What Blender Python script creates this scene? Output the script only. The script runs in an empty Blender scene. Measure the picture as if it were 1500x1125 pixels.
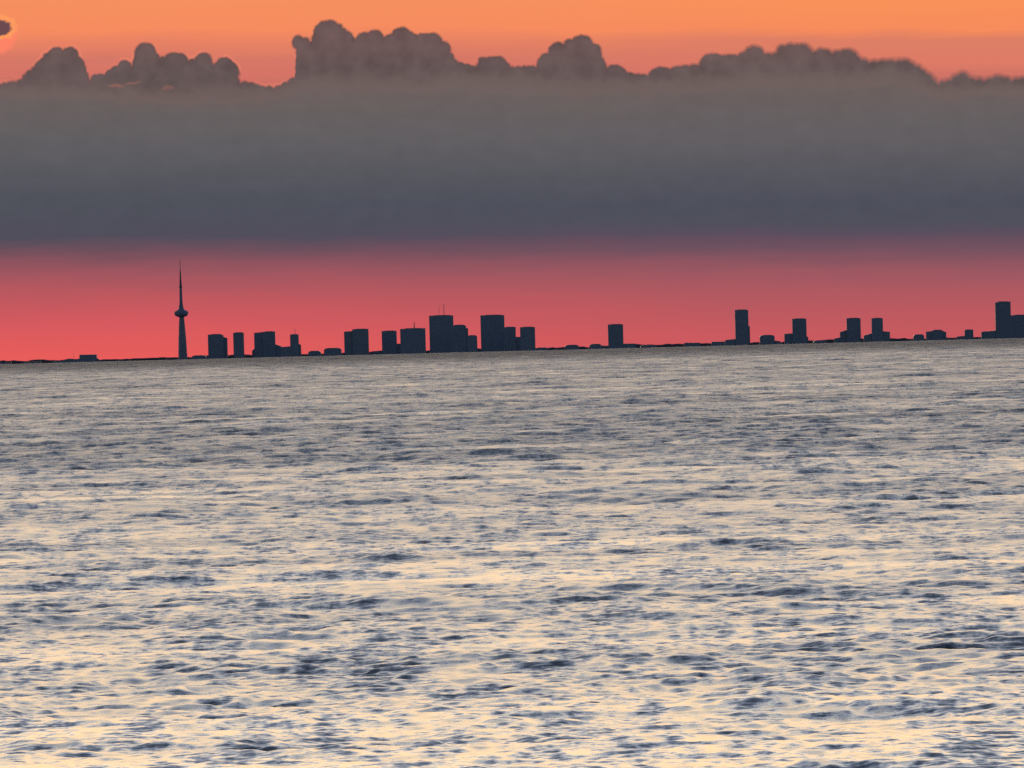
import bpy, bmesh, math, random
import numpy as np
from mathutils import Matrix, Vector, noise as mnoise

random.seed(7)
rng = np.random.default_rng(11)
S = bpy.context.scene
COL = S.collection

# ------------------------------------------------------------------ the place
# A lake shore, the eye 8 m above the water; the city stands 52 km away across the
# lake, its lower 140 m hidden by the curve of the earth.
R_EARTH = 6371000.0
EYE = 8.0
P = 5.27e-5            # radians per photo pixel
ROLL = 0.0256
PITCH = 78.1 * P
SR, CR = math.sin(ROLL), math.cos(ROLL)

def drop(r):
    return -r * r / (2 * R_EARTH)

def uv(px, py):
    """photo pixel -> azimuth, elevation (radians)"""
    X = px - 750.0; Y = 562.5 - py
    U = X * CR + Y * SR
    W = -X * SR + Y * CR
    return U * P, W * P - PITCH

def at(px, py, D):
    a, e = uv(px, py)
    return D * math.tan(a), D, EYE + D * math.tan(e)

def lin(c):
    return tuple(((v / 255) / 12.92 if v / 255 <= 0.04045 else ((v / 255 + 0.055) / 1.055) ** 2.4) for v in c) + (1.0,)

# ------------------------------------------------------------------ helpers
def tag(o, label=None, cat=None, group=None, kind=None):
    if label: o['label'] = label
    if cat: o['category'] = cat
    if group: o['group'] = group
    if kind: o['kind'] = kind
    return o

def empty(name, loc, label, cat, group=None):
    o = bpy.data.objects.new(name, None); COL.objects.link(o)
    o.location = loc; o.empty_display_size = 20
    return tag(o, label, cat, group)

def link_bm(name, bm, mat, parent=None, smooth=False):
    me = bpy.data.meshes.new(name); bm.to_mesh(me); bm.free()
    if smooth:
        me.polygons.foreach_set('use_smooth', [True] * len(me.polygons))
    me.materials.append(mat)
    o = bpy.data.objects.new(name, me); COL.objects.link(o)
    if parent: o.parent = parent
    return o

def nodes_mat(name):
    m = bpy.data.materials.new(name); m.use_nodes = True
    nt = m.node_tree; nt.nodes.clear()
    out = nt.nodes.new('ShaderNodeOutputMaterial')
    return m, nt, out

def N(nt, t, **kw):
    n = nt.nodes.new(t)
    for k, v in kw.items():
        if k == 'op': n.operation = v
        else: setattr(n, k, v)
    return n

def setv(nt, sock, v):
    if hasattr(v, 'is_output') or isinstance(v, bpy.types.NodeSocket): nt.links.new(v, sock)
    else: sock.default_value = v

def M(nt, op, a, b=None, c=None, clamp=False):
    n = nt.nodes.new('ShaderNodeMath'); n.operation = op; n.use_clamp = clamp
    setv(nt, n.inputs[0], a)
    if b is not None: setv(nt, n.inputs[1], b)
    if c is not None: setv(nt, n.inputs[2], c)
    return n.outputs[0]

def smooth(nt, v, a, b):
    n = nt.nodes.new('ShaderNodeMapRange'); n.interpolation_type = 'SMOOTHERSTEP'
    setv(nt, n.inputs[0], v); n.inputs[1].default_value = a; n.inputs[2].default_value = b
    return n.outputs[0]

def mixc(nt, f, a, b):
    n = nt.nodes.new('ShaderNodeMix'); n.data_type = 'RGBA'
    setv(nt, n.inputs[0], f); setv(nt, n.inputs[6], a); setv(nt, n.inputs[7], b)
    return n.outputs[2]

def ramp(nt, v, stops, a, b):
    """stops: (value in a..b, rgb linear) -> colour"""
    t = M(nt, 'DIVIDE', M(nt, 'SUBTRACT', v, a), b - a, clamp=True)
    n = nt.nodes.new('ShaderNodeValToRGB'); nt.links.new(t, n.inputs[0])
    cr = n.color_ramp
    while len(cr.elements) > 1: cr.elements.remove(cr.elements[0])
    for i, (s, c) in enumerate(stops):
        p = (s - a) / (b - a)
        e = cr.elements[0] if i == 0 else cr.elements.new(p)
        e.position = p; e.color = c
    return n.outputs[0]

def scal(c, k): return (c[0] * k, c[1] * k, c[2] * k, 1.0)

# ------------------------------------------------------------------ camera
cam = bpy.data.cameras.new('camera'); co = bpy.data.objects.new('camera', cam); COL.objects.link(co)
cam.sensor_width = 36; cam.lens = 18 / math.tan(750 * P)
cam.clip_start = 1.0; cam.clip_end = 2.0e6
co.matrix_world = (Matrix.Translation((0, 0, EYE)) @ Matrix.Rotation(math.pi / 2 - PITCH, 4, 'X')
                   @ Matrix.Rotation(-ROLL, 4, 'Z'))
S.camera = co

# ------------------------------------------------------------------ sky (world)
SUN_EL, SUN_AZ = math.radians(9.0), math.radians(-14.0)
w = bpy.data.worlds.new('World'); S.world = w; w.use_nodes = True
nt = w.node_tree; nt.nodes.clear()
wo = N(nt, 'ShaderNodeOutputWorld')
tc = N(nt, 'ShaderNodeTexCoord'); sep = N(nt, 'ShaderNodeSeparateXYZ'); nt.links.new(tc.outputs['Generated'], sep.inputs[0])
dx, dy, dz = sep.outputs
el = M(nt, 'ARCSINE', M(nt, 'MAXIMUM', M(nt, 'MINIMUM', dz, 1.0), -1.0))
az = M(nt, 'ARCTAN2', dx, dy)
U = M(nt, 'MULTIPLY', M(nt, 'MINIMUM', M(nt, 'MAXIMUM', az, -0.09), 0.09), 1 / P)   # photo pixels
V = M(nt, 'MULTIPLY', el, 1 / P)
# cloud layers lie slightly tilted against the lake's horizon
row = M(nt, 'SUBTRACT', 484.4, M(nt, 'ADD', V, M(nt, 'MULTIPLY', U, 0.0205)))     # like a photo row, growing downwards
# soft unevenness of the layers
mp = N(nt, 'ShaderNodeMapping'); nt.links.new(tc.outputs['Generated'], mp.inputs[0])
mp.inputs['Scale'].default_value = (90, 90, 900)
nz = N(nt, 'ShaderNodeTexNoise'); nz.inputs['Scale'].default_value = 1.0; nz.inputs['Detail'].default_value = 5
nt.links.new(mp.outputs[0], nz.inputs['Vector'])
mp2 = N(nt, 'ShaderNodeMapping'); nt.links.new(tc.outputs['Generated'], mp2.inputs[0])
mp2.inputs['Scale'].default_value = (420, 420, 1500)
nz2 = N(nt, 'ShaderNodeTexNoise'); nz2.inputs['Scale'].default_value = 1.0; nz2.inputs['Detail'].default_value = 6
nt.links.new(mp2.outputs[0], nz2.inputs['Vector'])
mp3 = N(nt, 'ShaderNodeMapping'); nt.links.new(tc.outputs['Generated'], mp3.inputs[0]); mp3.inputs['Scale'].default_value = (520, 520, 900)
nz3 = N(nt, 'ShaderNodeTexNoise'); nz3.inputs['Scale'].default_value = 1.0; nz3.inputs['Detail'].default_value = 5; nt.links.new(mp3.outputs[0], nz3.inputs['Vector'])
wob = M(nt, 'MULTIPLY', M(nt, 'SUBTRACT', nz.outputs[0], 0.5), 24.0)
wob2 = M(nt, 'MULTIPLY', M(nt, 'SUBTRACT', nz2.outputs[0], 0.5), 14.0)
rowL = M(nt, 'ADD', row, wob)
rowT = M(nt, 'ADD', rowL, wob2)
# open sky above the bank: orange at top, dusky pink near the bank
open_sky = ramp(nt, rowL, [(-60, lin((252, 150, 92))), (0, lin((246, 144, 96))), (40, lin((246, 140, 96))),
                           (62, lin((230, 129, 100))), (85, lin((214, 120, 103))), (110, lin((214, 116, 103))), (135, lin((200, 110, 102)))], -60, 200)
open_r = ramp(nt, rowL, [(-60, lin((253, 155, 90))), (0, lin((249, 147, 89))), (45, lin((247, 140, 92))),
                         (60, lin((220, 127, 101))), (95, lin((222, 123, 103))), (125, lin((200, 112, 102)))], -60, 200)
usel = smooth(nt, U, -300, 750)
open_c = mixc(nt, usel, open_sky, open_r)
# the deck and the red band under it
left = [(100, (116, 98, 92)), (140, (108, 97, 96)), (175, (102, 96, 97)), (215, (96, 94, 98)), (250, (88, 88, 95)), (290, (80, 82, 92)), (325, (79, 80, 91)),
        (345, (82, 78, 92)), (365, (114, 80, 92)), (395, (158, 86, 96)), (430, (190, 88, 95)), (470, (214, 90, 95)),
        (500, (226, 92, 92)), (530, (234, 94, 90)), (580, (234, 94, 90))]
right = [(100, (114, 97, 92)), (140, (107, 96, 95)), (180, (102, 96, 98)), (215, (97, 94, 98)), (255, (87, 87, 95)), (300, (78, 80, 92)), (325, (79, 80, 91)),
         (345, (92, 78, 94)), (370, (120, 82, 96)), (400, (156, 88, 98)), (430, (176, 89, 97)), (465, (190, 90, 96)),
         (495, (200, 90, 95)), (540, (206, 90, 95))]
lc = ramp(nt, rowL, [(s, lin(c)) for s, c in left], 80, 600)
rc = ramp(nt, rowL, [(s, lin(c)) for s, c in right], 80, 600)
deck_c = mixc(nt, smooth(nt, U, -800, 700), lc, rc)
mott = M(nt, 'ADD', 1.0, M(nt, 'MULTIPLY', M(nt, 'SUBTRACT', nz3.outputs[0], 0.5), M(nt, 'MULTIPLY', 0.20, M(nt, 'SUBTRACT', 1.0, smooth(nt, row, 300, 370)))))
vm = N(nt, 'ShaderNodeVectorMath'); vm.operation = 'SCALE'; nt.links.new(deck_c, vm.inputs[0]); nt.links.new(mott, vm.inputs['Scale'])
deck_c = vm.outputs[0]
rowT = M(nt, 'ADD', row, M(nt, 'MULTIPLY', M(nt, 'SUBTRACT', nz3.outputs[0], 0.5), 42.0))
low_c = mixc(nt, smooth(nt, rowT, 106, 128), open_c, deck_c)
# ---- cumulus heads standing on the bank: a skyline of domes along the azimuth
Wv = M(nt, 'ADD', V, PITCH / P)
px0 = M(nt, 'ADD', 750.0, M(nt, 'SUBTRACT', M(nt, 'MULTIPLY', U, CR), M(nt, 'MULTIPLY', Wv, SR)))
py0 = M(nt, 'SUBTRACT', 562.5, M(nt, 'ADD', M(nt, 'MULTIPLY', U, SR), M(nt, 'MULTIPLY', Wv, CR)))
def wnoise(scale, detail=3.0, sx=1.0, off=0.0, rough=0.5):
    c = N(nt, 'ShaderNodeCombineXYZ'); nt.links.new(M(nt, 'MULTIPLY', px0, sx / scale), c.inputs[0]); nt.links.new(M(nt, 'MULTIPLY', py0, 1 / scale), c.inputs[1]); c.inputs[2].default_value = off
    n = N(nt, 'ShaderNodeTexNoise'); n.inputs['Scale'].default_value = 1.0; n.inputs['Detail'].default_value = detail; n.inputs['Roughness'].default_value = rough
    nt.links.new(c.outputs[0], n.inputs['Vector'])
    return n
def cellnoise(scale, off, rnd_=1.0):
    c = N(nt, 'ShaderNodeCombineXYZ'); nt.links.new(M(nt, 'MULTIPLY', px0, 1 / scale), c.inputs[0]); nt.links.new(M(nt, 'MULTIPLY', py0, 1 / scale), c.inputs[1]); c.inputs[2].default_value = off
    v = N(nt, 'ShaderNodeTexVoronoi'); v.feature = 'SMOOTH_F1'; v.inputs['Scale'].default_value = 1.0; v.inputs['Smoothness'].default_value = 0.25
    nt.links.new(c.outputs[0], v.inputs['Vector'])
    return v.outputs['Distance']
n1 = wnoise(26, 4, off=1.3); n2 = wnoise(9, 4, off=5.1)
s1 = N(nt, 'ShaderNodeSeparateColor'); nt.links.new(n1.outputs['Color'], s1.inputs[0])
s2 = N(nt, 'ShaderNodeSeparateColor'); nt.links.new(n2.outputs['Color'], s2.inputs[0])
def jit(base, a_, b_, ka, kb):
    return M(nt, 'ADD', base, M(nt, 'ADD', M(nt, 'MULTIPLY', M(nt, 'SUBTRACT', a_, 0.5), ka), M(nt, 'MULTIPLY', M(nt, 'SUBTRACT', b_, 0.5), kb)))
pxj = jit(px0, s1.outputs[0], s2.outputs[0], 4.5, 3.0)
pyj = jit(py0, s1.outputs[1], s2.outputs[1], 4.5, 3.0)
# round little lobes along the edge
pyj = M(nt, 'ADD', pyj, M(nt, 'MULTIPLY', M(nt, 'SUBTRACT', 0.45, cellnoise(19.0, 2.0)), 6.5))
pyj = M(nt, 'ADD', pyj, M(nt, 'MULTIPLY', M(nt, 'SUBTRACT', 0.45, cellnoise(8.5, 6.0)), 2.0))
def profile(pts, xin, y0=20.0, y1=150.0, pieces=5):
    """outline height against azimuth, in pieces so that the curve tables stay fine"""
    res = None; x0_, x1_ = -20.0, 1520.0; stp = (x1_ - x0_) / pieces
    xs_ = [p[0] for p in pts]; ys_ = [p[1] for p in pts]
    for k in range(pieces):
        a, b = x0_ + k * stp, x0_ + (k + 1) * stp
        n = N(nt, 'ShaderNodeFloatCurve'); cv = n.mapping.curves[0]
        kn = sorted(set([a, b] + [x for x in xs_ if a + 0.5 < x < b - 0.5]))
        kp = [((x - a) / (b - a), 1 - (float(np.interp(x, xs_, ys_)) - y0) / (y1 - y0)) for x in kn]
        cv.points[0].location = kp[0]; cv.points[1].location = kp[-1]
        for p in kp[1:-1]: cv.points.new(*p)
        for p in cv.points: p.handle_type = 'VECTOR'
        n.mapping.update()
        nt.links.new(M(nt, 'DIVIDE', M(nt, 'SUBTRACT', xin, a), b - a, clamp=True), n.inputs['Value'])
        val = n.outputs[0]
        if res is None: res = val
        else:
            g = M(nt, 'GREATER_THAN', xin, a)
            res = M(nt, 'ADD', M(nt, 'MULTIPLY', res, M(nt, 'SUBTRACT', 1.0, g)), M(nt, 'MULTIPLY', val, g))
    return M(nt, 'ADD', y0, M(nt, 'MULTIPLY', M(nt, 'SUBTRACT', 1.0, res), y1 - y0))
TOP = [(-20, 122), (10, 120), (28, 116), (38, 106), (48, 98), (56, 87), (66, 78), (76, 70), (88, 69), (97, 76), (104, 72), (112, 72), (116, 82), (123, 86), (127, 100), (131, 112), (140, 108), (152, 107),
       (160, 101), (168, 95), (178, 94), (187, 88), (193, 94), (196, 82), (199, 71), (206, 63), (216, 62), (223, 68), (229, 78), (240, 82), (247, 77), (268, 77), (277, 85), (286, 86), (293, 79), (305, 79), (310, 90), (322, 92),
       (332, 88), (342, 91), (346, 106), (352, 118), (368, 120), (384, 125), (402, 126), (414, 122), (425, 115), (433, 110), (434, 64), (440, 52), (450, 58), (457, 53), (460, 40), (470, 31), (486, 28), (498, 34), (512, 46), (525, 55),
       (529, 47), (540, 45), (550, 43), (562, 50), (569, 50), (578, 41), (592, 39), (604, 46), (616, 47), (640, 49), (644, 60), (655, 61), (659, 72), (668, 88), (680, 93), (698, 94), (703, 84), (716, 82), (734, 81), (742, 87), (748, 97),
       (786, 96), (790, 82), (805, 74), (810, 63), (826, 61), (838, 54), (850, 50), (863, 52), (870, 62), (879, 68), (884, 84), (890, 95), (904, 95), (914, 99), (924, 106), (940, 108), (950, 107), (960, 99), (984, 98), (1000, 94),
       (1024, 92), (1029, 83), (1056, 80), (1082, 78), (1094, 69), (1104, 65), (1114, 68), (1121, 77), (1136, 76), (1142, 65), (1160, 62), (1178, 63), (1190, 70), (1206, 69), (1218, 73), (1240, 69), (1254, 74), (1262, 84),
       (1286, 87), (1300, 85), (1328, 84), (1345, 92), (1356, 101), (1366, 107), (1374, 117), (1386, 115), (1398, 108), (1412, 104), (1426, 112), (1444, 113), (1462, 108), (1482, 113), (1500, 112), (1520, 115)]
# the paler front layer of the bank laps over the feet of the heads
FRONT = [(-20, 124), (60, 120), (150, 123), (190, 128), (250, 134), (330, 132), (400, 127), (440, 112), (500, 108), (560, 112), (610, 116), (660, 110), (720, 108), (800, 112), (850, 120), (900, 116), (960, 114), (1040, 110),
         (1110, 104), (1180, 108), (1240, 104), (1290, 98), (1330, 108), (1366, 120), (1400, 124), (1440, 120), (1520, 124)]
d_pr = M(nt, 'SUBTRACT', M(nt, 'SUBTRACT', pyj, profile(TOP, pxj)), 2.6)
# round lobes rolled along that outline
lr_ = random.Random(5); d_c = None
pv = N(nt, 'ShaderNodeCombineXYZ'); nt.links.new(jit(px0, s1.outputs[0], s2.outputs[0], 5.0, 4.0), pv.inputs[0]); nt.links.new(jit(py0, s1.outputs[1], s2.outputs[1], 5.0, 4.0), pv.inputs[1])
tx = [p[0] for p in TOP]; ty = [p[1] for p in TOP]
arc = [0.0]
for (xa, ya), (xb, yb) in zip(TOP[:-1], TOP[1:]): arc.append(arc[-1] + math.hypot(xb - xa, yb - ya))
q = 6.0
while q < arc[-1]:
    cx_ = float(np.interp(q, arc, tx)); cy_ = float(np.interp(q, arc, ty))
    rr = lr_.choice((7.0, 8.5, 10.0, 13.0, 16.0)) * lr_.uniform(0.9, 1.15)
    if cy_ > 104: rr = lr_.uniform(7, 12)
    if cx_ > 880: rr *= 1.35
    # push the centre inwards, away from the sky
    e_ = 3.0; ddx = float(np.interp(q + e_, arc, tx) - np.interp(q - e_, arc, tx)); ddy = float(np.interp(q + e_, arc, ty) - np.interp(q - e_, arc, ty)); L_ = math.hypot(ddx, ddy) or 1
    c_ = N(nt, 'ShaderNodeVectorMath', op='DISTANCE'); nt.links.new(pv.outputs[0], c_.inputs[0])
    c_.inputs[1].default_value = (cx_ - ddy / L_ * (rr - 0.5), cy_ + ddx / L_ * (rr - 0.5), 0)
    v_ = M(nt, 'SUBTRACT', rr, c_.outputs['Value'])
    d_c = v_ if d_c is None else M(nt, 'MAXIMUM', d_c, v_)
    q += rr * lr_.uniform(0.75, 1.15) * (0.8 if cx_ > 880 else 1.0)
d_top = M(nt, 'MAXIMUM', d_pr, d_c)
seam = smooth(nt, M(nt, 'MAXIMUM', d_c, M(nt, 'SUBTRACT', d_pr, 6.0)), -0.5, 6.5)
d_fr = M(nt, 'SUBTRACT', jit(py0, s1.outputs[2], s2.outputs[2], 26.0, 10.0), profile(FRONT, px0, pieces=2))
soft = smooth(nt, px0, 880, 1380)
e0 = M(nt, 'SUBTRACT', -1.6, M(nt, 'MULTIPLY', soft, 1.0)); e1 = M(nt, 'ADD', 2.2, M(nt, 'MULTIPLY', soft, 3.6))
head_a = M(nt, 'DIVIDE', M(nt, 'SUBTRACT', d_top, e0), M(nt, 'SUBTRACT', e1, e0), clamp=True)
lump = M(nt, 'MULTIPLY', M(nt, 'SUBTRACT', cellnoise(30.0, 9.0), 0.45), 0.28)
lump = M(nt, 'ADD', lump, M(nt, 'MULTIPLY', M(nt, 'SUBTRACT', cellnoise(13.0, 4.0), 0.45), 0.16))
lump = M(nt, 'ADD', lump, M(nt, 'MULTIPLY', M(nt, 'SUBTRACT', wnoise(34, 5, off=8.0, rough=0.6).outputs[0], 0.5), 0.32))
hc = mixc(nt, smooth(nt, py0, 40, 125), lin((108, 86, 85)), lin((99, 85, 84)))
hc = mixc(nt, seam, lin((100, 79, 79)), hc)
hv = N(nt, 'ShaderNodeVectorMath', op='SCALE'); nt.links.new(hc, hv.inputs[0]); nt.links.new(M(nt, 'ADD', 1.0, lump), hv.inputs['Scale'])
fa = smooth(nt, d_fr, -14, 22)
body = mixc(nt, fa, hv.outputs[0], mixc(nt, smooth(nt, d_fr, 4, 34), lin((114, 97, 94)), deck_c))
# sunlit fringe on the heads at the left, and the lit vapour round the small scrap
rimk = M(nt, 'SUBTRACT', 1.0, smooth(nt, px0, 330, 520))
rim = M(nt, 'MULTIPLY', smooth(nt, d_top, -4.5, -0.5), M(nt, 'MULTIPLY', rimk, smooth(nt, wnoise(34, 2, off=3.7).outputs[0], 0.42, 0.62)))
sky_r = mixc(nt, M(nt, 'MULTIPLY', rim, 0.55), open_c, lin((252, 140, 112)))
low_c = mixc(nt, head_a, sky_r, body)
# pink gaps left open between the knobbly head and the layer under it
for gx, gy, gw, gh, ga in ((170, 125, 13, 3.0, 0.32), (194, 121, 12, 2.6, 0.25), (246, 129, 10, 4.0, 0.22), (12, 117, 14, 4, 0.3)):
    q = M(nt, 'ADD', M(nt, 'POWER', M(nt, 'ABSOLUTE', M(nt, 'DIVIDE', M(nt, 'SUBTRACT', pxj, gx), gw)), 2.0), M(nt, 'POWER', M(nt, 'ABSOLUTE', M(nt, 'DIVIDE', M(nt, 'SUBTRACT', pyj, gy), gh)), 2.0))
    low_c = mixc(nt, M(nt, 'MULTIPLY', M(nt, 'SUBTRACT', 1.0, smooth(nt, q, 0.2, 1.5)), ga), low_c, lin((186, 112, 98)))
pxs = jit(px0, s2.outputs[0], wnoise(5, 3, off=2.2).outputs[0], 12.0, 7.0)
pys = jit(py0, s2.outputs[1], wnoise(5, 3, off=4.4).outputs[0], 12.0, 7.0)
def blob(cx, cy, rx, ry, a, b):
    q = M(nt, 'ADD', M(nt, 'POWER', M(nt, 'ABSOLUTE', M(nt, 'DIVIDE', M(nt, 'SUBTRACT', pxs, cx), rx)), 2.0), M(nt, 'POWER', M(nt, 'ABSOLUTE', M(nt, 'DIVIDE', M(nt, 'SUBTRACT', pys, cy), ry)), 2.0))
    return M(nt, 'SUBTRACT', 1.0, smooth(nt, q, a, b))
low_c = mixc(nt, M(nt, 'MULTIPLY', blob(0, 50, 26, 28, 0.45, 1.3), 0.95), low_c, lin((255, 132, 104)))
low_c = mixc(nt, M(nt, 'MULTIPLY', blob(-1, 40, 26, 19, 0.6, 1.35), 0.9), low_c, lin((255, 158, 96)))
low_c = mixc(nt, blob(-3, 41, 20, 13, 0.55, 1.25), low_c, lin((108, 74, 80)))
# higher sky, above the photograph: what the waves mirror
D2R = math.radians
eld = M(nt, 'MULTIPLY', el, 180 / math.pi)
high = ramp(nt, eld, [(0.0, (0.93, 0.28, 0.11, 1)), (1.6, (0.95, 0.30, 0.11, 1)), (2.6, (1.35, 0.62, 0.24, 1)), (4.5, (2.9, 1.72, 0.76, 1)),
                      (8, (3.5, 2.25, 1.04, 1)), (13, (2.5, 2.15, 1.68, 1)), (19, (1.55, 1.64, 1.82, 1)),
                      (27, (0.84, 0.98, 1.32, 1)), (38, (0.46, 0.59, 0.86, 1)), (55, (0.20, 0.27, 0.42, 1)), (90, (0.10, 0.14, 0.22, 1))], 0, 90)
# away from the glow: ordinary dusk sky
sky = N(nt, 'ShaderNodeTexSky'); sky.sky_type = 'NISHITA'; sky.sun_disc = False
sky.sun_elevation = SUN_EL; sky.sun_rotation = SUN_AZ
bg_s = N(nt, 'ShaderNodeBackground'); nt.links.new(sky.outputs[0], bg_s.inputs[0]); bg_s.inputs[1].default_value = 0.12
bg_l = N(nt, 'ShaderNodeBackground'); nt.links.new(low_c, bg_l.inputs[0])
bg_h = N(nt, 'ShaderNodeBackground'); nt.links.new(high, bg_h.inputs[0])
bg_f = N(nt, 'ShaderNodeMixShader'); nt.links.new(smooth(nt, eld, 1.48, 2.0), bg_f.inputs[0]); nt.links.new(bg_l.outputs[0], bg_f.inputs[1]); nt.links.new(bg_h.outputs[0], bg_f.inputs[2])
w.cycles.sampling_method = 'NONE'
fm = smooth(nt, dy, 0.0, 0.8)
ms = N(nt, 'ShaderNodeMixShader'); nt.links.new(fm, ms.inputs[0]); nt.links.new(bg_s.outputs[0], ms.inputs[1]); nt.links.new(bg_f.outputs[0], ms.inputs[2])
nt.links.new(ms.outputs[0], wo.inputs[0])

sun = bpy.data.lights.new('sun', 'SUN'); sun.energy = 0.5; sun.angle = D2R(12); sun.color = (1.0, 0.72, 0.45)
so = bpy.data.objects.new('sun', sun); COL.objects.link(so)
sd = Vector((math.sin(SUN_AZ) * math.cos(SUN_EL), math.cos(SUN_AZ) * math.cos(SUN_EL), math.sin(SUN_EL)))
so.rotation_euler = sd.to_track_quat('Z', 'Y').to_euler(); so.location = (0, 0, 60)

# ------------------------------------------------------------------ water
def build_water():
    # rows: distances; columns: azimuths (fine where the waves are modelled, coarse elsewhere)
    rs = list(np.geomspace(1.0, 195, 40)[:-1])
    r = 195.0
    while r < 11400:
        rs.append(r); r += max(0.09, 0.00055 * r)
    rs += list(np.geomspace(11500, 400000, 80))
    rs = np.array(rs); nr = len(rs)
    half = 0.046
    fine = np.linspace(-half, half, 1000)
    rest = np.linspace(half, 2 * math.pi - half, 90)[1:-1]
    th = np.concatenate([fine, rest]); nc = len(th)
    print('water grid', nr, nc, nr * nc)
    dr = np.gradient(rs)
    # wave trains per octave
    # (lambda lo, hi, slope rms, spread, count)
    octs = [(0.3, 0.6, 0.115, 1.0, 24), (0.6, 1.2, 0.120, 0.95, 28), (1.2, 2.4, 0.092, 0.9, 30),
            (2.4, 4.8, 0.062, 0.9, 30), (4.8, 10, 0.046, 0.85, 28), (10, 20, 0.032, 0.75, 24), (20, 38, 0.011, 0.45, 12)]
    waves = []
    for lo, hi, s, sp, n in octs:
        for i in range(n):
            L = lo * (hi / lo) ** rng.random()
            k = 2 * math.pi / L
            ang = math.radians(12) + rng.normal(0, sp)      # travelling roughly towards the eye
            a = s * math.sqrt(2.0 / n) / k
            waves.append((k * math.sin(ang), k * math.cos(ang), a, rng.random() * 6.283, L))
    Z = np.zeros((nr, nc)); G = np.ones((nr, nc))
    lost = np.full(nr, 0.5 * 0.018)
    edge = np.ones(nc); edge[len(fine):] = 0
    taper = np.clip((half - np.abs(fine)) / 0.006, 0, 1); edge[:len(fine)] = taper
    cs = np.sin(th[:len(fine)]); cc = np.cos(th[:len(fine)])
    # large gust patches: slowly varying strength of the short waves
    pat = []
    for i in range(20):
        L = 20 * (900 / 30) ** rng.random(); k = 2 * math.pi / L; ang = rng.normal(0, 0.35)
        pat.append((k * math.sin(ang) * 1.6, k * math.cos(ang), rng.random() * 6.283))
    for i0 in range(0, nr, 256):
        r_ = rs[i0:i0 + 256]
        if r_[-1] < 180 or r_[0] > 11400: continue
        X = r_[:, None] * cs[None]; Y = r_[:, None] * cc[None]
        g = np.zeros_like(X)
        for kx, ky, ph in pat: g += np.sin(kx * X + ky * Y + ph)
        g = 1.0 + 0.17 * np.clip(g / math.sqrt(len(pat) / 2), -2, 2)
        # gusty belt about 1 to 2 km out, smoother water nearer the shore and at 2.3 km
        lr = np.log(r_)
        band = 0.78 + 0.36 / (1 + np.exp(-(lr - math.log(720)) / 0.10)) + 0.10 * np.exp(-((lr - math.log(1000)) / 0.22) ** 2) - 0.10 * np.exp(-((lr - math.log(1750)) / 0.12) ** 2)
        far = 1.0 + 2.0 * np.clip((r_ - 3500) / 2200, 0, 1)
        g *= band[:, None]
        z = np.zeros_like(X); d_ = dr[i0:i0 + 256]; ls = np.zeros(len(r_))
        G[i0:i0 + 256, :len(fine)] = g * far[:, None]
        for kx, ky, a, ph, L in waves:
            wgt = np.clip((L / d_ - 2.2) / 1.6, 0, 1)
            ls += (a * a * (kx * kx + ky * ky) / 2) * (1 - wgt)
            if wgt.max() <= 0: continue
            q = np.sin(kx * X + ky * Y + ph)
            q = q + 0.3 * (q * q - 0.5)
            if L < 18: q = q * g
            z += (a * wgt)[:, None] * q
        lost[i0:i0 + 256] = ls
        fade = np.clip((11400 - r_) / 500, 0, 1) * np.clip((r_ - 196) / 15, 0, 1)
        Z[i0:i0 + 256, :len(fine)] = z * fade[:, None] * edge[None, :len(fine)]
    lost[rs > 11400] = 0.018
    X = rs[:, None] * np.sin(th)[None]; Y = rs[:, None] * np.cos(th)[None]
    Z = Z - (rs ** 2)[:, None] / (2 * R_EARTH)
    co_ = np.stack([X, Y, Z], -1).astype(np.float32).reshape(-1, 3)
    i = np.arange(nr - 1)[:, None]; j = np.arange(nc)[None]
    jn = (j + 1) % nc
    q = np.stack([i * nc + j, i * nc + jn, (i + 1) * nc + jn, (i + 1) * nc + j], -1).reshape(-1, 4)[:, ::-1].astype(np.int32)
    me = bpy.data.meshes.new('water')
    me.vertices.add(len(co_)); me.vertices.foreach_set('co', co_.ravel())
    nf = len(q); me.loops.add(nf * 4); me.loops.foreach_set('vertex_index', q.ravel())
    me.polygons.add(nf); me.polygons.foreach_set('loop_start', np.arange(0, nf * 4, 4, dtype=np.int32))
    me.polygons.foreach_set('loop_total', np.full(nf, 4, dtype=np.int32))
    me.polygons.foreach_set('use_smooth', np.ones(nf, dtype=bool))
    me.update()
    # ripples too short for the mesh live on as surface roughness
    al = np.sqrt(2 * (lost[:, None] * G * G * 0.34 + 0.0006))
    at_ = me.attributes.new('ripple', 'FLOAT', 'POINT'); at_.data.foreach_set('value', np.sqrt(al).astype(np.float32).ravel())
    o = bpy.data.objects.new('water', me); COL.objects.link(o)
    m, t, out = nodes_mat('lake_water')
    b = N(t, 'ShaderNodeBsdfPrincipled')
    b.inputs['Base Color'].default_value = (0.012, 0.022, 0.038, 1); b.inputs['IOR'].default_value = 1.33
    ra = N(t, 'ShaderNodeAttribute'); ra.attribute_name = 'ripple'; t.links.new(ra.outputs['Fac'], b.inputs['Roughness'])
    geo = N(t, 'ShaderNodeNewGeometry')
    tot = None
    # ripples, and wind streaks that run with the wind (away from the eye)
    for sx_, sy_, stx, sty, det in ((4.2, 7.0, 0.55, 0.55, 2), (1.3, 2.2, 0.40, 0.40, 3), (3.4, 0.50, 0.15, 0.34, 3), (1.2, 0.09, 0.08, 0.42, 3), (0.45, 0.028, 0.05, 0.46, 4)):
        mpp = N(t, 'ShaderNodeMapping'); t.links.new(geo.outputs['Position'], mpp.inputs[0]); mpp.inputs['Scale'].default_value = (sx_, sy_, 0.0)
        n = N(t, 'ShaderNodeTexNoise'); n.inputs['Scale'].default_value = 1; n.inputs['Detail'].default_value = det
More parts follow.
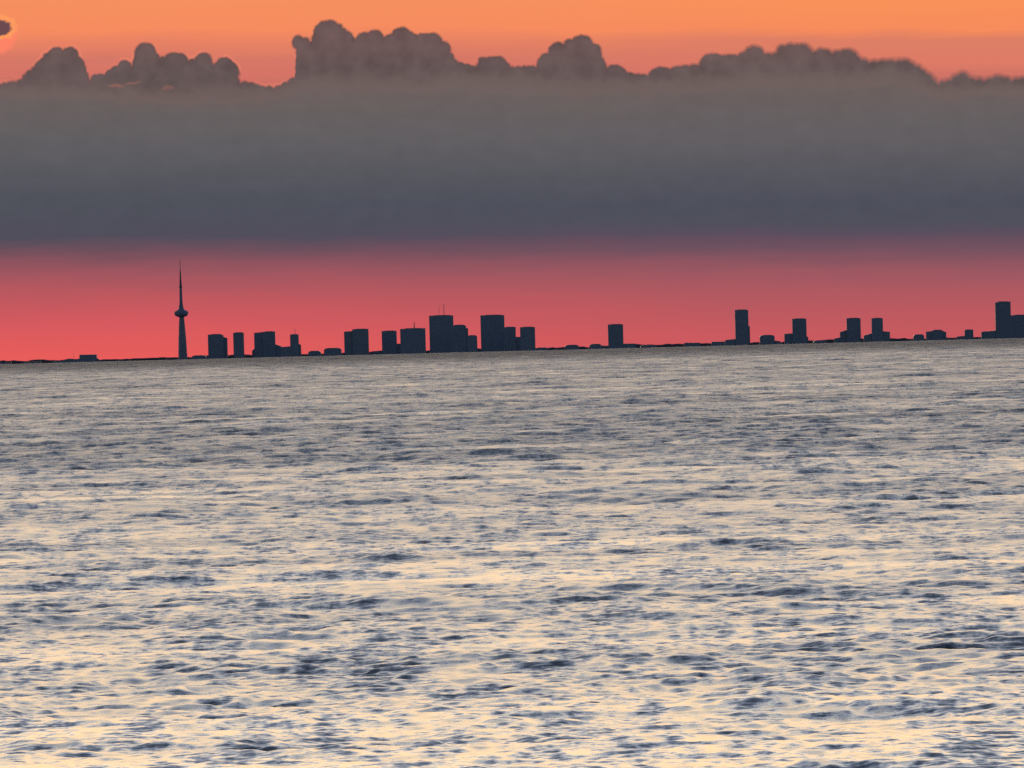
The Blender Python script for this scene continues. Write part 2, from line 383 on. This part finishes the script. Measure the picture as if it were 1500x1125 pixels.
        t.links.new(mpp.outputs[0], n.inputs['Vector'])
        v = N(t, 'ShaderNodeVectorMath', op='SUBTRACT'); t.links.new(n.outputs['Color'], v.inputs[0]); v.inputs[1].default_value = (0.5, 0.5, 0.5)
        v2 = N(t, 'ShaderNodeVectorMath', op='MULTIPLY'); t.links.new(v.outputs[0], v2.inputs[0]); v2.inputs[1].default_value = (stx, sty, 0)
        if tot is None: tot = v2.outputs[0]
        else:
            v3 = N(t, 'ShaderNodeVectorMath', op='ADD'); t.links.new(tot, v3.inputs[0]); t.links.new(v2.outputs[0], v3.inputs[1]); tot = v3.outputs[0]
    v4 = N(t, 'ShaderNodeVectorMath', op='ADD'); t.links.new(geo.outputs['Normal'], v4.inputs[0]); t.links.new(tot, v4.inputs[1])
    v5 = N(t, 'ShaderNodeVectorMath', op='NORMALIZE'); t.links.new(v4.outputs[0], v5.inputs[0])
    t.links.new(v5.outputs[0], b.inputs['Normal'])
    t.links.new(b.outputs[0], out.inputs[0])
    me.materials.append(m)
    tag(o, 'choppy grey and peach lake water with dark wave strokes', None, None, 'structure')
build_water()

# ------------------------------------------------------------------ materials of the city
def facade(name, wall, glass, storey=3.6, bay=4.5, rough=0.5):
    m, t, out = nodes_mat(name)
    b = N(t, 'ShaderNodeBsdfPrincipled')
    tcn = N(t, 'ShaderNodeTexCoord'); sp = N(t, 'ShaderNodeSeparateXYZ'); t.links.new(tcn.outputs['Object'], sp.inputs[0])
    fz = M(t, 'FRACT', M(t, 'DIVIDE', sp.outputs[2], storey))
    hx = M(t, 'ADD', sp.outputs[0], sp.outputs[1])
    fx = M(t, 'FRACT', M(t, 'DIVIDE', hx, bay))
    wz = M(t, 'GREATER_THAN', fz, 0.38); wx = M(t, 'GREATER_THAN', fx, 0.22)
    win = M(t, 'MULTIPLY', wz, wx)
    n = N(t, 'ShaderNodeTexNoise'); n.inputs['Scale'].default_value = 0.06; n.inputs['Detail'].default_value = 3
    t.links.new(tcn.outputs['Object'], n.inputs['Vector'])
    wc = mixc(t, n.outputs[0], scal(wall, 0.8), scal(wall, 1.2))
    t.links.new(mixc(t, win, wc, glass), b.inputs['Base Color'])
    t.links.new(M(t, 'SUBTRACT', rough, M(t, 'MULTIPLY', win, rough - 0.25)), b.inputs['Roughness'])
    t.links.new(b.outputs[0], out.inputs[0])
    return m

def plain(name, c, rough=0.8, nscale=0.05):
    m, t, out = nodes_mat(name)
    b = N(t, 'ShaderNodeBsdfPrincipled'); b.inputs['Roughness'].default_value = rough; b.inputs['Specular IOR Level'].default_value = 0.1
    tcn = N(t, 'ShaderNodeTexCoord')
    n = N(t, 'ShaderNodeTexNoise'); n.inputs['Scale'].default_value = nscale; n.inputs['Detail'].default_value = 4
    t.links.new(tcn.outputs['Object'], n.inputs['Vector'])
    t.links.new(mixc(t, n.outputs[0], scal(c, 0.75), scal(c, 1.25)), b.inputs['Base Color'])
    t.links.new(b.outputs[0], out.inputs[0])
    return m

GLASS = (0.02, 0.035, 0.06, 1)
MF = [facade('grey_glass_facade', (0.10, 0.15, 0.31, 1), GLASS),
      facade('dark_stone_facade', (0.10, 0.14, 0.29, 1), GLASS, 3.9, 3.2),
      facade('blue_glass_facade', (0.08, 0.135, 0.29, 1), GLASS, 3.5, 6.0)]
MCON = plain('concrete', (0.13, 0.14, 0.22, 1))
MSTEEL = plain('steel', (0.10, 0.10, 0.13, 1), 0.5)
MLAND = plain('land', (0.055, 0.05, 0.07, 1), 1.0, 0.01)
[n for n in MLAND.node_tree.nodes if n.type == 'BSDF_PRINCIPLED'][0].inputs['Specular IOR Level'].default_value = 0.0

def box_bm(bm, x0, x1, y0, y1, z0, z1, taper=0.0, tl=0.0, trr=0.0):
    """box; tl/trr move the lower left/right edges outwards"""
    v = [bm.verts.new(p) for p in ((x0 - tl, y0, z0), (x1 + trr, y0, z0), (x1 + trr, y1, z0), (x0 - tl, y1, z0),
                                   (x0, y0, z1), (x1, y0, z1), (x1, y1, z1), (x0, y1, z1))]
    for f in ((3, 2, 1, 0), (4, 5, 6, 7), (0, 1, 5, 4), (1, 2, 6, 5), (2, 3, 7, 6), (3, 0, 4, 7)):
        bm.faces.new([v[i] for i in f])

def prism_bm(bm, prof, y0, y1):
    """prof: outline in x,z (counter-clockwise seen from -y)"""
    a = [bm.verts.new((x, y0, z)) for x, z in prof]; b = [bm.verts.new((x, y1, z)) for x, z in prof]
    n = len(prof)
    bm.faces.new(a); bm.faces.new(b[::-1])
    for i in range(n):
        j = (i + 1) % n
        bm.faces.new([a[j], a[i], b[i], b[j]])

def building(name, D, blocks, label, cat, group=None, masts=(), mat=0, depth=None, ground=None):
    """blocks: (part, x0, x1, ytop_left, ytop_right) in photo pixels; each stands on the ground hidden behind the lake"""
    xs = [b[1] for b in blocks] + [b[2] for b in blocks]
    cx = (min(xs) + max(xs)) / 2
    x_, _, _ = at(cx, 515, D)
    z0 = drop(D) if ground is None else ground
    root = empty(name, (x_, D, z0), label, cat, group)
    mpp = D * P
    for bi, (part, x0, x1, yl, yr) in enumerate(blocks):
        ym = (yl + yr) / 2; x0 -= 0.6; x1 += 0.6
        wx0 = at(x0, ym, D)[0] - x_; wx1 = at(x1, ym, D)[0] - x_
        zl = at(x0, yl, D)[2] - z0; zr = at(x1, yr, D)[2] - z0
        dep = (depth or max(18.0, min(60.0, (wx1 - wx0) * 0.8)))
        y0 = -dep / 2 + bi * 2.3; y1 = dep / 2 + bi * 1.7
        bm = bmesh.new()
        if part == 'rounded_block':
            h = zl; wv = wx1 - wx0; r = min(h * 0.5, wv * 0.32)
            top = 3.0 * mpp
            prof = [(wx0, 0), (wx1, 0), (wx1, h - top)]
            for k in range(1, 7):
                a = math.pi / 2 * k / 6
                prof.append((wx1 - r + r * math.cos(a), h - top + top * math.sin(a)))
            for k in range(0, 6):
                a = math.pi / 2 + math.pi / 2 * k / 6
                prof.append((wx0 + r + r * math.cos(a), h - top + top * math.sin(a)))
            prof.append((wx0, h - top))
            prism_bm(bm, prof, y0, y1)
        else:
            prism_bm(bm, [(wx0, 0), (wx1, 0), (wx1, zr), (wx0, zl)], y0, y1)
            # recessed plant room on the roof and a parapet
            wv = wx1 - wx0; zt = min(zl, zr)
        link_bm(part, bm, MF[mat % 3], root)
        if part in ('tower_block',) and wx1 - wx0 > 30:
            wv = wx1 - wx0
            bm = bmesh.new(); zt = max(zl, zr)
            box_bm(bm, wx0 + wv * .2, wx1 - wv * .25, y0 + dep * .2, y1 - dep * .2, min(zl, zr) - 2, zt + 1.4)
            box_bm(bm, wx0 + wv * .6, wx1 - wv * .12, y0 + dep * .3, y1 - dep * .4, min(zl, zr) - 2, zt + 0.8)
            link_bm('roof_plant_room', bm, MCON, root)
    for (mx, my, yb, wpx) in masts:
        a = at(mx, my, D); b = at(mx, yb, D)
        bm = bmesh.new()
        h = a[2] - b[2]
        r = wpx * mpp / 2
        mt = Matrix.Translation(((a[0] + b[0]) / 2 - x_, 4, (a[2] + b[2]) / 2 - z0))
        bmesh.ops.create_cone(bm, cap_ends=True, segments=10, radius1=r, radius2=r * 0.55, depth=h, matrix=mt)
        link_bm('antenna', bm, MSTEEL, root)
    return root

# ------------------------------------------------------------------ distant low land behind the city
DL = 56000.0
GL = 0.0
def land_top(px):
    y = 0.5 * (0.9 * math.sin(px * 0.021 + 1) + 0.6 * math.sin(px * 0.053 + 2.2) + 0.35 * math.sin(px * 0.13))
    return y
def build_land():
    bm = bmesh.new(); rows = []
    for j, (dd, dz) in enumerate(((-3500, -190), (-70, -150), (-45, -5), (0, 0), (300, -3), (5000, -14))):
        r = []
        for i in range(-60, 361):
            px = i * 5.0
            hy = 532.2 - px * ROLL
            x, y, z = at(px, hy, DL)
            zz = z + (2.9 + 1.6 * land_top(px)) * 2.9 + 5.0 * mnoise.noise(Vector((px * 0.11, 0.5, 0)))
            r.append(bm.verts.new((x * (1 + dd / DL), y + dd, zz + dz)))
        rows.append(r)
    for a, b in zip(rows[:-1], rows[1:]):
        for i in range(len(a) - 1): bm.faces.new([a[i], a[i + 1], b[i + 1], b[i]])
    o = link_bm('hills', bm, MLAND, None, False)
    tag(o, 'low dark strip of far shore along the horizon', None, None, 'structure')
build_land()

# ------------------------------------------------------------------ the tall needle tower
def tower():
    D = 52000.0; mpp = D * P
    bx, _, _ = at(267.2, 527, D); z0 = drop(D)
    root = empty('observation_tower', (bx, D, z0), 'tall slender needle tower with a round pod, left of all the blocks', 'tower')
    def zz(py, px=265): return at(px, py, D)[2] - z0
    base_h = zz(527)
    def rad(w): return w * mpp / 2
    # three-finned tapering shaft (hexagonal core with buttress fins)
    def shaft(name, prof, fin):
        bm = bmesh.new(); rings = []
        for z, r in prof:
            ring = []
            for k in range(12):
                a = math.pi * 2 * k / 12 + 0.25
                q = r * (1.12 if k % 4 == 0 else (0.96 if k % 4 in (1, 3) else 0.80)) if fin else r
                ring.append(bm.verts.new((q * math.cos(a), q * math.sin(a), z)))
            rings.append(ring)
        for a, b in zip(rings[:-1], rings[1:]):
            for k in range(12): bm.faces.new([a[k], a[(k + 1) % 12], b[(k + 1) % 12], b[k]])
        bm.faces.new(rings[0][::-1]); bm.faces.new(rings[-1])
        return link_bm(name, bm, MCON, root, False)
    shaft('shaft', [(0, 40), (40, 31), (90, 24), (base_h, rad(13.6)), (zz(512), rad(12.4)), (zz(495), rad(11)), (zz(480), rad(9.2)), (zz(464), rad(7.0)), (zz(460), rad(6.6))], True)
    def lathe(name, prof, mat, seg=32):
        bm = bmesh.new(); rings = []
        for z, r in prof:
            rings.append([bm.verts.new((r * math.cos(2 * math.pi * k / seg), r * math.sin(2 * math.pi * k / seg), z)) for k in range(seg)])
        for a, b in zip(rings[:-1], rings[1:]):
            for k in range(seg): bm.faces.new([a[k], a[(k + 1) % seg], b[(k + 1) % seg], b[k]])
        bm.faces.new(rings[0][::-1]); bm.faces.new(rings[-1])
        return link_bm(name, bm, mat, root, True)
    lathe('pod', [(zz(464.4), rad(7.5)), (zz(463.6), rad(14)), (zz(462), rad(18.5)), (zz(459.5), rad(20.5)), (zz(457), rad(20.2)), (zz(455.2), rad(17.0)),
                  (zz(454.0), rad(10)), (zz(451.5), rad(7)), (zz(448), rad(6.4))], MCON)
    lathe('upper_shaft', [(zz(449), rad(6.4)), (zz(445), rad(4.9)), (zz(438), rad(4.3)), (zz(428), rad(4.0)), (zz(418), rad(3.5))], MCON, 16)
    lathe('upper_pod', [(zz(422), rad(3.7)), (zz(421), rad(4.5)), (zz(418.5), rad(4.5)), (zz(417.5), rad(3.4))], MSTEEL, 20)
    lathe('antenna', [(zz(418), rad(3.2)), (zz(408), rad(2.6)), (zz(398), rad(1.9)), (zz(396), rad(1.1)), (zz(386), rad(0.8)), (zz(379), rad(0.5))], MSTEEL, 12)
tower()

# ------------------------------------------------------------------ skyline
T, B, W_ = 'tower_block', 'rounded_block', 'side_wing'
D0 = 52000.0
sky_list = [
 (52300, [(T, 305, 326.5, 490, 490.5), (W_, 326.5, 332.2, 493, 495)], 'broad flat-topped high-rise with sloped right shoulder, first block right of the needle tower', 'high-rise', (), 0),
 (51900, [(T, 342, 356.3, 487.3, 487.3)], 'narrow square high-rise between two broader blocks, right of the needle tower', 'high-rise', (), 1),
 (52100, [(T, 385, 402.2, 486, 485.4), (W_, 372.6, 385, 487.6, 486.2), (W_, 369.5, 372.6, 514, 510), (W_, 402.2, 412, 503.5, 507.5)], 'wide high-rise with two-level roof and a low wing on its right', 'high-rise', (), 2),
 (51700, [(T, 425.3, 436.6, 490, 490), (W_, 436.6, 440.2, 502.5, 505), (W_, 412, 425.3, 508.5, 507)], 'slim tower with a faint thin mast beside the wide two-level block', 'high-rise', ((432, 480, 491, 0.7),), 0),
 (52000, [(T, 516.5, 539, 482.2, 481.6), (W_, 504.4, 516.5, 485.8, 484.8)], 'squat dark block with stepped roof, alone just right of two low rounded buildings', 'high-rise', (), 1),
 (52400, [(T, 559.6, 580.2, 484.9, 484.5), (W_, 580.2, 586, 503.3, 503.3), (W_, 546.5, 559.6, 514.6, 513.2)], 'medium square high-rise joined at its foot to the block with one stubby antenna', 'high-rise', (), 2),
 (51800, [(T, 586.6, 622.4, 481.8, 480.6)], 'broad flat block with one stubby antenna on its roof', 'high-rise', ((606.7, 471.5, 482, 1.8),), 0),
 (52200, [(T, 629, 663.2, 462.4, 461.8)], 'tall broad skyscraper with two thin antennas on its roof', 'skyscraper', ((650.2, 445, 463, 1.1), (643, 447, 463, 0.55)), 1),
 (51600, [(B, 663.2, 682, 475.8, 475.8), (W_, 682, 685, 480, 481)], 'rounded-top high-rise leaning against the skyscraper with two antennas', 'high-rise', (), 2),
 (51300, [(B, 684.5, 698.3, 491, 491)], 'low sloping-topped block at the right foot of the skyscraper with two antennas', 'building', (), 0),
 (52300, [(T, 704.2, 738, 461.9, 461.4)], 'tall broad flat-roofed skyscraper without antennas, left end of the three-step cluster', 'skyscraper', (), 2),
 (52000, [(T, 738, 754.8, 479.4, 478.8), (W_, 754.8, 762, 493.3, 493.3)], 'middle block of the three-step cluster, attached to the broad flat skyscraper', 'high-rise', (), 1),
 (51700, [(T, 762.2, 783, 479.3, 478.9)], 'right-end block of the three-step cluster, past the narrow notch', 'high-rise', (), 0),
 (52100, [(T, 891, 912, 475.3, 474.8), (W_, 912, 931, 503.4, 503.2), (W_, 880, 891, 506, 506.6)], 'lone square high-rise with low wings in the middle of the wide gap', 'high-rise', (), 1),
 (52000, [(T, 1077, 1095.3, 454, 454), (W_, 1095.3, 1097.8, 476, 478), (W_, 1063, 1077, 498, 496.5)], 'tallest slim tower right of the gap, with a stepped right edge', 'skyscraper', (), 0),
 (51800, [(T, 1161, 1180.4, 467, 466.6), (W_, 1149.6, 1161, 489, 488.2), (W_, 1180.4, 1183.5, 491, 494)], 'square high-rise with a low left wing, next right of the tallest slim tower', 'high-rise', (), 2),
 (52300, [(T, 1240.6, 1259.8, 466.2, 466), (W_, 1231, 1240.6, 486.5, 483), (W_, 1222.5, 1231, 496, 494)], 'high-rise stepping down to the left, left one of the facing pair', 'high-rise', (), 1),
 (51900, [(T, 1277.2, 1292.4, 466.2, 466), (W_, 1292.4, 1303, 485, 486), (W_, 1266, 1277.2, 491.5, 488)], 'high-rise with wings on both sides, right one of the facing pair', 'high-rise', (), 0),
 (52000, [(T, 1458, 1479.3, 443, 441.6), (W_, 1438, 1458, 486, 484)], 'tall tower with a low left wing near the right end of the skyline', 'skyscraper', (), 2),
 (52400, [(T, 1477.5, 1522, 461.8, 461.4)], 'wide block at the very right end of the skyline, beside the tall tower', 'high-rise', (), 1),
]
for D, bl, lab, cat, ms_, mt in sky_list:
    nm = 'skyscraper' if cat == 'skyscraper' else ('office_block' if cat == 'building' else 'high_rise')
    building(nm, D, bl, lab, cat, 'high buildings of the skyline', ms_, mt)

low_list = [
 ([(W_, 35, 60, 530.3, 529.6)], 'flat low building far left, second from the photo edge'),
 ([(W_, -6, 16, 531.4, 530.6)], 'flat low building cut by the left photo edge'),
 ([(W_, 79, 96, 529, 528.4)], 'very low building just left of the terminal-like box at left'),
 ([(W_, 96, 117, 526.6, 525.6), (W_, 117, 141, 519.6, 519.2), (W_, 141, 146, 523.4, 527)], 'low stepped building with boxy right end and faint mast, left of needle tower'),
 ([(B, 281, 302, 520.6, 520.6)], 'thin low mound-shaped building at the right foot of the needle tower'),
 ([(B, 452, 469.5, 514, 514)], 'smaller of the two low rounded buildings left of the squat stepped block'),
 ([(B, 475, 499.5, 509.8, 509.8)], 'larger of the two low rounded buildings left of the squat stepped block'),
 ([(B, 784, 803, 509.2, 509.2)], 'thin low building touching the right foot of the three-step cluster'),
 ([(B, 828, 847.5, 505.2, 505.2)], 'small trapezoid low building halfway between three-step cluster and lone high-rise'),
 ([(B, 864, 880.5, 503.8, 503.8)], 'low building just left of the lone square high-rise'),
 ([(B, 938, 962, 505.8, 505.8)], 'faint flat building right of the lone square high-rise'),
 ([(W_, 1003, 1025, 502, 502)], 'flat dark low building alone in the gap before the tallest slim tower'),
 ([(W_, 1043, 1062.5, 500.6, 500.2)], 'flat low building left of the tallest slim tower'),
 ([(B, 1113.5, 1134, 490.8, 490.8), (W_, 1134, 1143, 498.5, 500)], 'low dome-like building between the tallest slim tower and its right neighbour'),
 ([(B, 1192, 1211, 498.6, 498.6)], 'very thin low building left of the facing pair of high-rises'),
 ([(B, 1338.5, 1353, 489.8, 489.8)], 'small rounded building right of the facing pair'),
 ([(W_, 1357, 1366, 486, 484.6), (T, 1366, 1380, 483.6, 483.3), (W_, 1380, 1385.5, 484.2, 486.4)], 'broad low building with sloped roof corners, right of the small rounded one'),
 ([(W_, 1402, 1413.6, 493, 491.8), (T, 1413.6, 1425, 483.4, 482.8)], 'small square block with a lower left step, before the tall tower at right'),
]
for i, (bl, lab) in enumerate(low_list):
    ms_ = ((108, 517, 527, 0.5),) if 'faint mast' in lab else ()
    building('low_building', 54500.0 - (i % 4) * 150, bl, lab, 'building', 'low buildings along the far shore', ms_, i)

# ------------------------------------------------------------------ render settings
S.view_settings.view_transform = 'Standard'; S.view_settings.look = 'None'
S.view_settings.exposure = 0.0; S.view_settings.gamma = 1.0
S.cycles.max_bounces = 5; S.cycles.glossy_bounces = 3; S.cycles.diffuse_bounces = 2; S.cycles.transparent_max_bounces = 24
S.cycles.use_denoising = False
S.cycles.filter_width = 1.5
